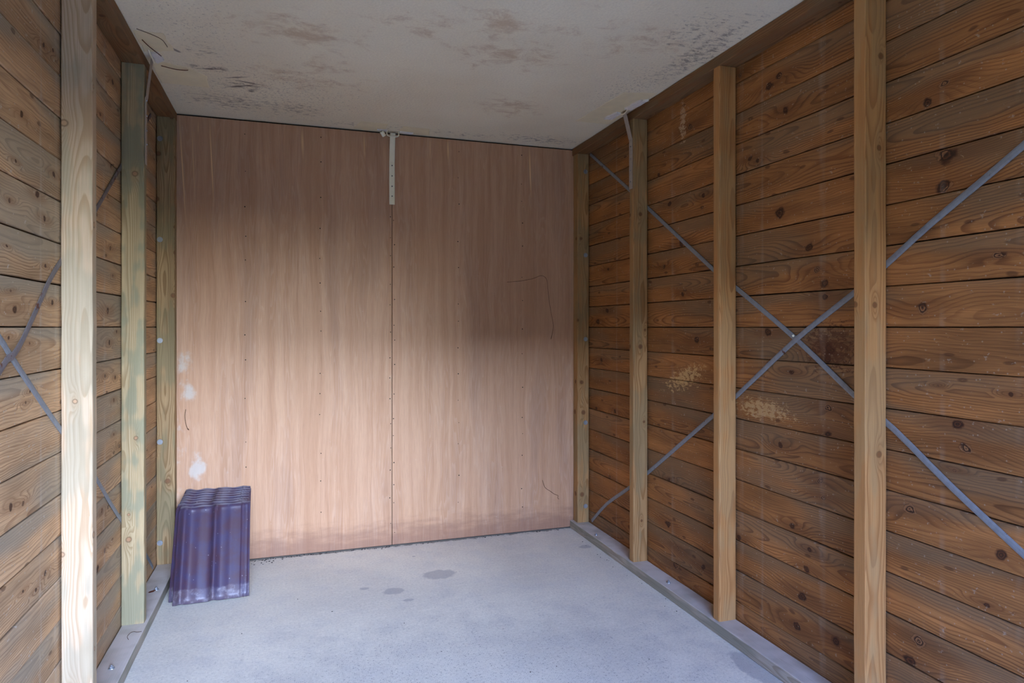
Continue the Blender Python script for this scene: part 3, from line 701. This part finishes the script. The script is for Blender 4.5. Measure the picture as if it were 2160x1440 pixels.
def side_strap(pts, wd, side, hook, label):
    e = bpy.data.objects.new('metal_strap', None); e.location = pts[0]; C.objects.link(e)
    tag(e, label, 'strap', 'tie straps hooked to the ceiling')
    bm = bmesh.new(); ribbon(bm, pts, wd, 0.003, (-side, 0, 0))
    mesh_obj('band', local(bm, e), M['strap'], e)
    for z in (2.12, 2.06, 2.00, 1.945):
        bm = bmesh.new(); bmesh.ops.create_cone(bm, cap_ends=True, segments=10, radius1=0.0042, radius2=0.0034, depth=0.003, matrix=Matrix.Translation((pts[-1][0] - side * 0.0042, pts[-1][1], z)) @ Matrix.Rotation(math.pi / 2, 4, 'Y'))
        mesh_obj('screw', local(bm, e), M['zinc'], e)
    bm = bmesh.new(); tube(bm, smoothpts(hook, 3), 0.0034, 8)
    mesh_obj('hook', local(bm, e), M['cream'], e, smooth=True)
side_strap([(1.566, 2.972, 2.291), (1.572, 2.970, 2.272), (1.596, 2.964, 2.165), (1.5995, 2.963, 2.155), (1.5995, 2.963, 2.05), (1.5995, 2.963, 1.908)], 0.034, 1,
           [(1.563, 2.930, 2.300), (1.563, 2.938, 2.289), (1.563, 2.955, 2.284), (1.563, 2.975, 2.284), (1.563, 2.993, 2.289), (1.563, 3.0, 2.3)],
           'grey metal strap bent down onto the second stud of the right wall')
side_strap([(-0.546, 2.972, 2.286), (-0.548, 2.970, 2.268), (-0.562, 2.964, 2.135), (-0.5655, 2.963, 2.125), (-0.5655, 2.963, 2.05), (-0.5655, 2.963, 1.865)], 0.034, -1,
           [(-0.543, 2.895, 2.300), (-0.540, 2.91, 2.287), (-0.537, 2.94, 2.281), (-0.537, 2.965, 2.279), (-0.540, 2.99, 2.285), (-0.541, 3.0, 2.3)],
           'grey metal strap bent down onto the greenish stud of the left wall')

# trowelled repairs in the ceiling
def slab(name, pts, th, mat, parent, jag=0.0, seedv=1):
    rnd = random.Random(seedv); bm = bmesh.new(); ring = []
    n = len(pts)
    for i in range(n):
        a = Vector((*pts[i], 0)); b = Vector((*pts[(i + 1) % n], 0))
        for k in range(6):
            p = a.lerp(b, k / 6); ring.append((p.x + rnd.uniform(-jag, jag), p.y + rnd.uniform(-jag, jag)))
    top = [bm.verts.new((x, y, ZC - 0.0002)) for x, y in ring]
    cx = sum(p[0] for p in ring) / len(ring); cy_ = sum(p[1] for p in ring) / len(ring)
    bot = [bm.verts.new((cx + (x - cx) * 0.96, cy_ + (y - cy_) * 0.96, ZC - th * rnd.uniform(0.6, 1))) for x, y in ring]
    m = len(ring)
    for k in range(m): bm.faces.new((top[k], top[(k + 1) % m], bot[(k + 1) % m], bot[k]))
    c = bm.verts.new((cx, cy_, ZC - th * 0.9))
    for k in range(m): bm.faces.new((bot[k], bot[(k + 1) % m], c))
    return mesh_obj(name, bm, mat, parent)
slab('plaster_patch', [(1.40, 3.20), (1.44, 2.74), (1.597, 2.70), (1.597, 3.20)], 0.0022, M['patch'], ceiling, 0.004, 1)
slab('plaster_patch', [(-0.562, 3.0), (-0.43, 3.04), (-0.36, 3.12), (-0.37, 3.27), (-0.562, 3.27)], 0.0022, M['patch'], ceiling, 0.004, 2)
slab('plaster_patch', [(-0.562, 2.72), (-0.46, 2.72), (-0.45, 2.88), (-0.562, 2.92)], 0.0022, M['patch'], ceiling, 0.004, 5)
slab('plaster_patch', [(0.33, 3.55), (0.47, 3.56), (0.47, 3.70), (0.30, 3.70)], 0.0016, M['patch'], ceiling, 0.002, 3)
slab('plaster_patch', [(0.555, 3.57), (0.70, 3.58), (0.72, 3.70), (0.54, 3.70)], 0.0016, M['patch'], ceiling, 0.002, 4)
slab('mortar_lump', [(1.515, 3.10), (1.535, 2.99), (1.565, 3.0), (1.56, 3.10)], 0.012, M['mortar'], ceiling, 0.004, 6)
slab('mortar_lump', [(1.545, 2.93), (1.56, 2.80), (1.60, 2.78), (1.585, 2.93)], 0.012, M['mortar'], ceiling, 0.004, 7)
slab('mortar_lump', [(-0.55, 2.93), (-0.51, 2.90), (-0.50, 2.98), (-0.535, 3.03)], 0.008, M['mortar'], ceiling, 0.003, 8)
slab('mortar_lump', [(0.425, 3.655), (0.48, 3.66), (0.48, 3.685), (0.43, 3.68)], 0.007, M['mortar'], ceiling, 0.002, 9)
slab('mortar_lump', [(0.548, 3.66), (0.625, 3.665), (0.62, 3.695), (0.548, 3.685)], 0.009, M['mortar'], ceiling, 0.002, 10)

# ------------------------------------------------------------ roof tiles leaning against the plywood
def tile_mesh():
    bm = bmesh.new()
    TW, TH, T = 0.312, 0.43, 0.013
    nu, nv = 64, 22
    def prof(u):
        g = lambda c, w: math.exp(-((u - c) / w) ** 2)
        h = 0.021 * g(0.10, 0.05) + 0.023 * g(0.52, 0.045) + 0.004 * g(0.31, 0.06) + 0.004 * g(0.73, 0.05)
        if u > 0.875:
            t = (u - 0.875) / 0.125
            h += 0.011 - 0.009 * (0.5 + 0.5 * math.cos(t * math.pi * 6.0)) * (1 if t < 0.95 else 0)
        if u < 0.03: h -= 0.004
        return h
    front, back = [], []
    for j in range(nv + 1):
        v = j / nv
        row, rb = [], []
        for i in range(nu + 1):
            u = i / nu
            clip = 0.0
            if v > 0.955: clip = (v - 0.955) / 0.045 * 0.035
            uu = clip + u * (1 - clip)
            x = (uu - 0.5) * TW
            fade = 1.0
            if v > 0.94: fade = 1.0 - 0.45 * (v - 0.94) / 0.06
            h = prof(uu) * fade
            lip = 0.006 if v > 0.965 else 0.0
            if v < 0.02: h -= 0.003
            z = v * TH + (0.0025 * math.sin(uu * 23) if j == nv else 0)
            row.append(bm.verts.new((x, -(h + lip), z)))
            nib = 0.010 if (v > 0.93 and (0.2 < uu < 0.34 or 0.64 < uu < 0.78)) else 0.0
            rb.append(bm.verts.new((x, -(h * 0.9) + T + nib, z)))
        front.append(row); back.append(rb)
    for j in range(nv):
        for i in range(nu):
            bm.faces.new((front[j][i], front[j][i + 1], front[j + 1][i + 1], front[j + 1][i]))
            bm.faces.new((back[j][i], back[j + 1][i], back[j + 1][i + 1], back[j][i + 1]))
    for j in range(nv):
        bm.faces.new((front[j][0], front[j + 1][0], back[j + 1][0], back[j][0]))
        bm.faces.new((front[j][nu], back[j][nu], back[j + 1][nu], front[j + 1][nu]))
    for i in range(nu):
        bm.faces.new((front[0][i], back[0][i], back[0][i + 1], front[0][i + 1]))
        bm.faces.new((front[nv][i], front[nv][i + 1], back[nv][i + 1], back[nv][i]))
    return bm
t0 = mesh_obj('roof_tile', tile_mesh(), M['tile'], smooth=True)
mod_mesh = t0.data
tlabels = ['front tile of the stack, its whole purple brown face and dusty foot showing',
           'second roof tile of the leaning stack, its left edge sticking out behind the front one',
           'third roof tile from the front of the leaning stack, only its dusty top edge showing',
           'fourth roof tile from the front of the leaning stack, only its top edge showing',
           'fifth roof tile from the front, fourth from the plywood, only its top edge showing',
           'sixth roof tile from the front, third from the plywood, only its top edge showing',
           'seventh roof tile from the front, next to the rearmost, only its top edge showing',
           'rearmost and highest roof tile of the stack, leaning directly against the plywood']
rt = random.Random(4)
for i in range(8):
    o = t0 if i == 0 else t0.copy()
    if i: C.objects.link(o)
    th = math.radians(31.0 - 0.58 * i)
    xc = -0.3515 if i == 0 else -0.371 - 0.0006 * i + rt.uniform(-0.003, 0.003)
    o.location = (xc, 3.192 + 0.0432 * i, 0.0085 + rt.uniform(0, 0.0004))
    o.rotation_euler = (-th, math.radians(-1.2 if i == 0 else rt.uniform(-0.3, 0.5)), 0)
    tag(o, tlabels[i], 'roof tile', 'roof tiles leaning against the back wall')

# ------------------------------------------------------------ small things
def plate_bolt(x, y, label, sc=1.0):
    bm = bmesh.new()
    def disc(r, z0, z1, n, k2=0.94):
        a = [bm.verts.new((r * math.cos(k * 2 * math.pi / n), r * math.sin(k * 2 * math.pi / n), z0)) for k in range(n)]
        b = [bm.verts.new((k2 * v.co.x, k2 * v.co.y, z1)) for v in a]
        bm.faces.new(b); bm.faces.new(a)
        for k in range(n): bm.faces.new((a[k], a[(k + 1) % n], b[(k + 1) % n], b[k]))
    disc(0.011 * sc, 0, 0.002, 18); disc(0.0068 * sc, 0.002, 0.008, 6); disc(0.0035 * sc, 0.008, 0.012, 10)
    o = mesh_obj('anchor_bolt', bm, M['zinc'], None, (x, y, PL + 0.0007))
    tag(o, label, 'bolt', 'anchor bolts in the floor plates')
plate_bolt(-0.598, 2.585, 'anchor bolt in the left floor plate beside the pale near stud')
plate_bolt(-0.588, 3.299, 'anchor bolt in the left floor plate behind the greenish stud')
plate_bolt(1.612, 3.392, 'anchor bolt in the right floor plate near the back corner', 0.9)
plate_bolt(1.626, 2.655, 'anchor bolt in the right floor plate between the second and third stud', 0.9)

def curve_thing(name, pts, r, mat, label, cat, group=None, sub=5):
    bm = bmesh.new(); tube(bm, smoothpts(pts, sub), r, 6)
    o = mesh_obj(name, bm, mat); tag(o, label, cat, group); return o
Y0 = YB - 0.0022
curve_thing('vine_strand', [(1.408, Y0, 0.302), (1.418, Y0, 0.268), (1.432, Y0, 0.249), (1.456, Y0, 0.233), (1.485, Y0, 0.212), (1.508, Y0, 0.202), (1.506, Y0, 0.188), (1.514, Y0, 0.180)], 0.0012, M['vine'], 'thin dried vine strand low on the right of the plywood', 'vine')
curve_thing('vine_strand', [(1.185, Y0, 1.482), (1.267, Y0, 1.490), (1.347, Y0, 1.506), (1.393, Y0, 1.524), (1.42, Y0, 1.519), (1.435, Y0, 1.50), (1.442, Y0, 1.45), (1.453, Y0, 1.36), (1.47, Y0, 1.27), (1.478, Y0, 1.216), (1.462, Y0, 1.145)], 0.0009, M['vine'], 'long hair thin vine strand arching down the upper right plywood', 'vine')
curve_thing('vine_strand', [(-0.527, Y0, 0.80), (-0.5305, Y0, 0.77), (-0.528, Y0, 0.736), (-0.523, Y0, 0.715), (-0.518, Y0, 0.70), (-0.512, Y0, 0.6945), (-0.517, Y0, 0.703)], 0.0014, M['vine'], 'small curled vine strand on the plywood above the roof tiles', 'vine')
curve_thing('root_tendril', [(-0.545, 2.70, 2.2965), (-0.50, 2.735, 2.2955), (-0.475, 2.77, 2.2955), (-0.468, 2.815, 2.2950), (-0.466, 2.83, 2.293)], 0.0011, M['vine'], 'thin dark tendril on the ceiling by the left edge, nearer the camera', 'vine')
curve_thing('rusty_wire', [(-0.545, 2.79, 2.294), (-0.53, 2.83, 2.288), (-0.512, 2.88, 2.286), (-0.502, 2.915, 2.287)], 0.0016, M['rusty'], 'rusty wire at the left ceiling hook, on its nearer side', 'wire')
curve_thing('rusty_wire', [(-0.52, 3.02, 2.286), (-0.49, 3.045, 2.289), (-0.47, 3.055, 2.29), (-0.44, 3.062, 2.2925), (-0.425, 3.06, 2.294)], [0.0017] * 20 + [0.0006], M['rusty'], 'rusty wire poking out across the ceiling right of the left hook', 'wire')
# bent hair-like fibre and a dead leaf on the left plate
curve_thing('loose_thread', [(-0.592, 2.80, 0.0475), (-0.602, 2.83, 0.0475), (-0.598, 2.86, 0.0475), (-0.588, 2.868, 0.0475), (-0.576, 2.86, 0.0475), (-0.560, 2.86, 0.0475)], 0.0008, M['vine'], 'curled dark thread lying on the left floor plate', 'thread')
bm = bmesh.new()
P = [(-0.615, 3.268), (-0.606, 3.262), (-0.594, 3.272), (-0.586, 3.290), (-0.590, 3.296), (-0.600, 3.286), (-0.612, 3.282)]
c = bm.verts.new((-0.600, 3.279, 0.051)); ring = [bm.verts.new((x, y, 0.0475 + 0.001 * (i % 2))) for i, (x, y) in enumerate(P)]
for i in range(len(P)): bm.faces.new((c, ring[i], ring[(i + 1) % len(P)]))
bmesh.ops.solidify(bm, geom=bm.faces[:], thickness=0.0006)
tag(mesh_obj('dead_leaf', bm, M['leaf']), 'small reddish dead leaf on the left floor plate by the tiles', 'leaf')
# crumbs of dirt along the foot of the plywood and on the slab
bm = bmesh.new(); rc = random.Random(9)
for i in range(150):
    if i < 90: x, y = rc.uniform(-0.18, 0.50) if i < 70 else rc.uniform(0.5, 1.5), YB - abs(rc.gauss(0, 0.012)) - 0.006
    elif i < 110: x, y = rc.uniform(-0.22, -0.10), YB - rc.uniform(0.02, 0.09)
    elif i < 130: x, y = rc.uniform(1.53, 1.58), rc.uniform(2.4, 3.5)
    else: x, y = rc.uniform(-0.5, 1.5), rc.uniform(1.6, 3.5)
    r = rc.uniform(0.0012, 0.0042) if i < 110 else rc.uniform(0.001, 0.003)
    mtx = Matrix.Translation((x, y, r * 0.5)) @ Matrix.Rotation(rc.uniform(0, 3), 4, 'Z') @ Matrix.Diagonal((1.4, 0.9, 0.6, 1))
    bmesh.ops.create_icosphere(bm, subdivisions=1, radius=r, matrix=mtx)
tag(mesh_obj('dirt_crumbs', bm, M['crumb']), 'dark crumbs of dirt scattered on the slab, mostly along the plywood', 'dirt', kind='stuff')

# ------------------------------------------------------------ outside the open front (lights the shed, out of view; both blocks added to shape the light)
bm = bmesh.new(); box(bm, -30, 30, -40, YF - 0.11, -0.30, -0.02)
tag(mesh_obj('ground', bm, M['paving']), kind='structure')
bm = bmesh.new(); box(bm, -16, 1.5, -18, -10, -0.1, 3.6)
tag(mesh_obj('building_light_blocker', bm, M['outer']), kind='structure')  # unseen block, added to hold back sky light from the left
bm = bmesh.new(); box(bm, 1.7, 24, -12, -10.5, -0.1, 2.4)
tag(mesh_obj('hedge_light_blocker', bm, M['hedge_blocker']), kind='structure')  # unseen low block, added to set where the sky light starts
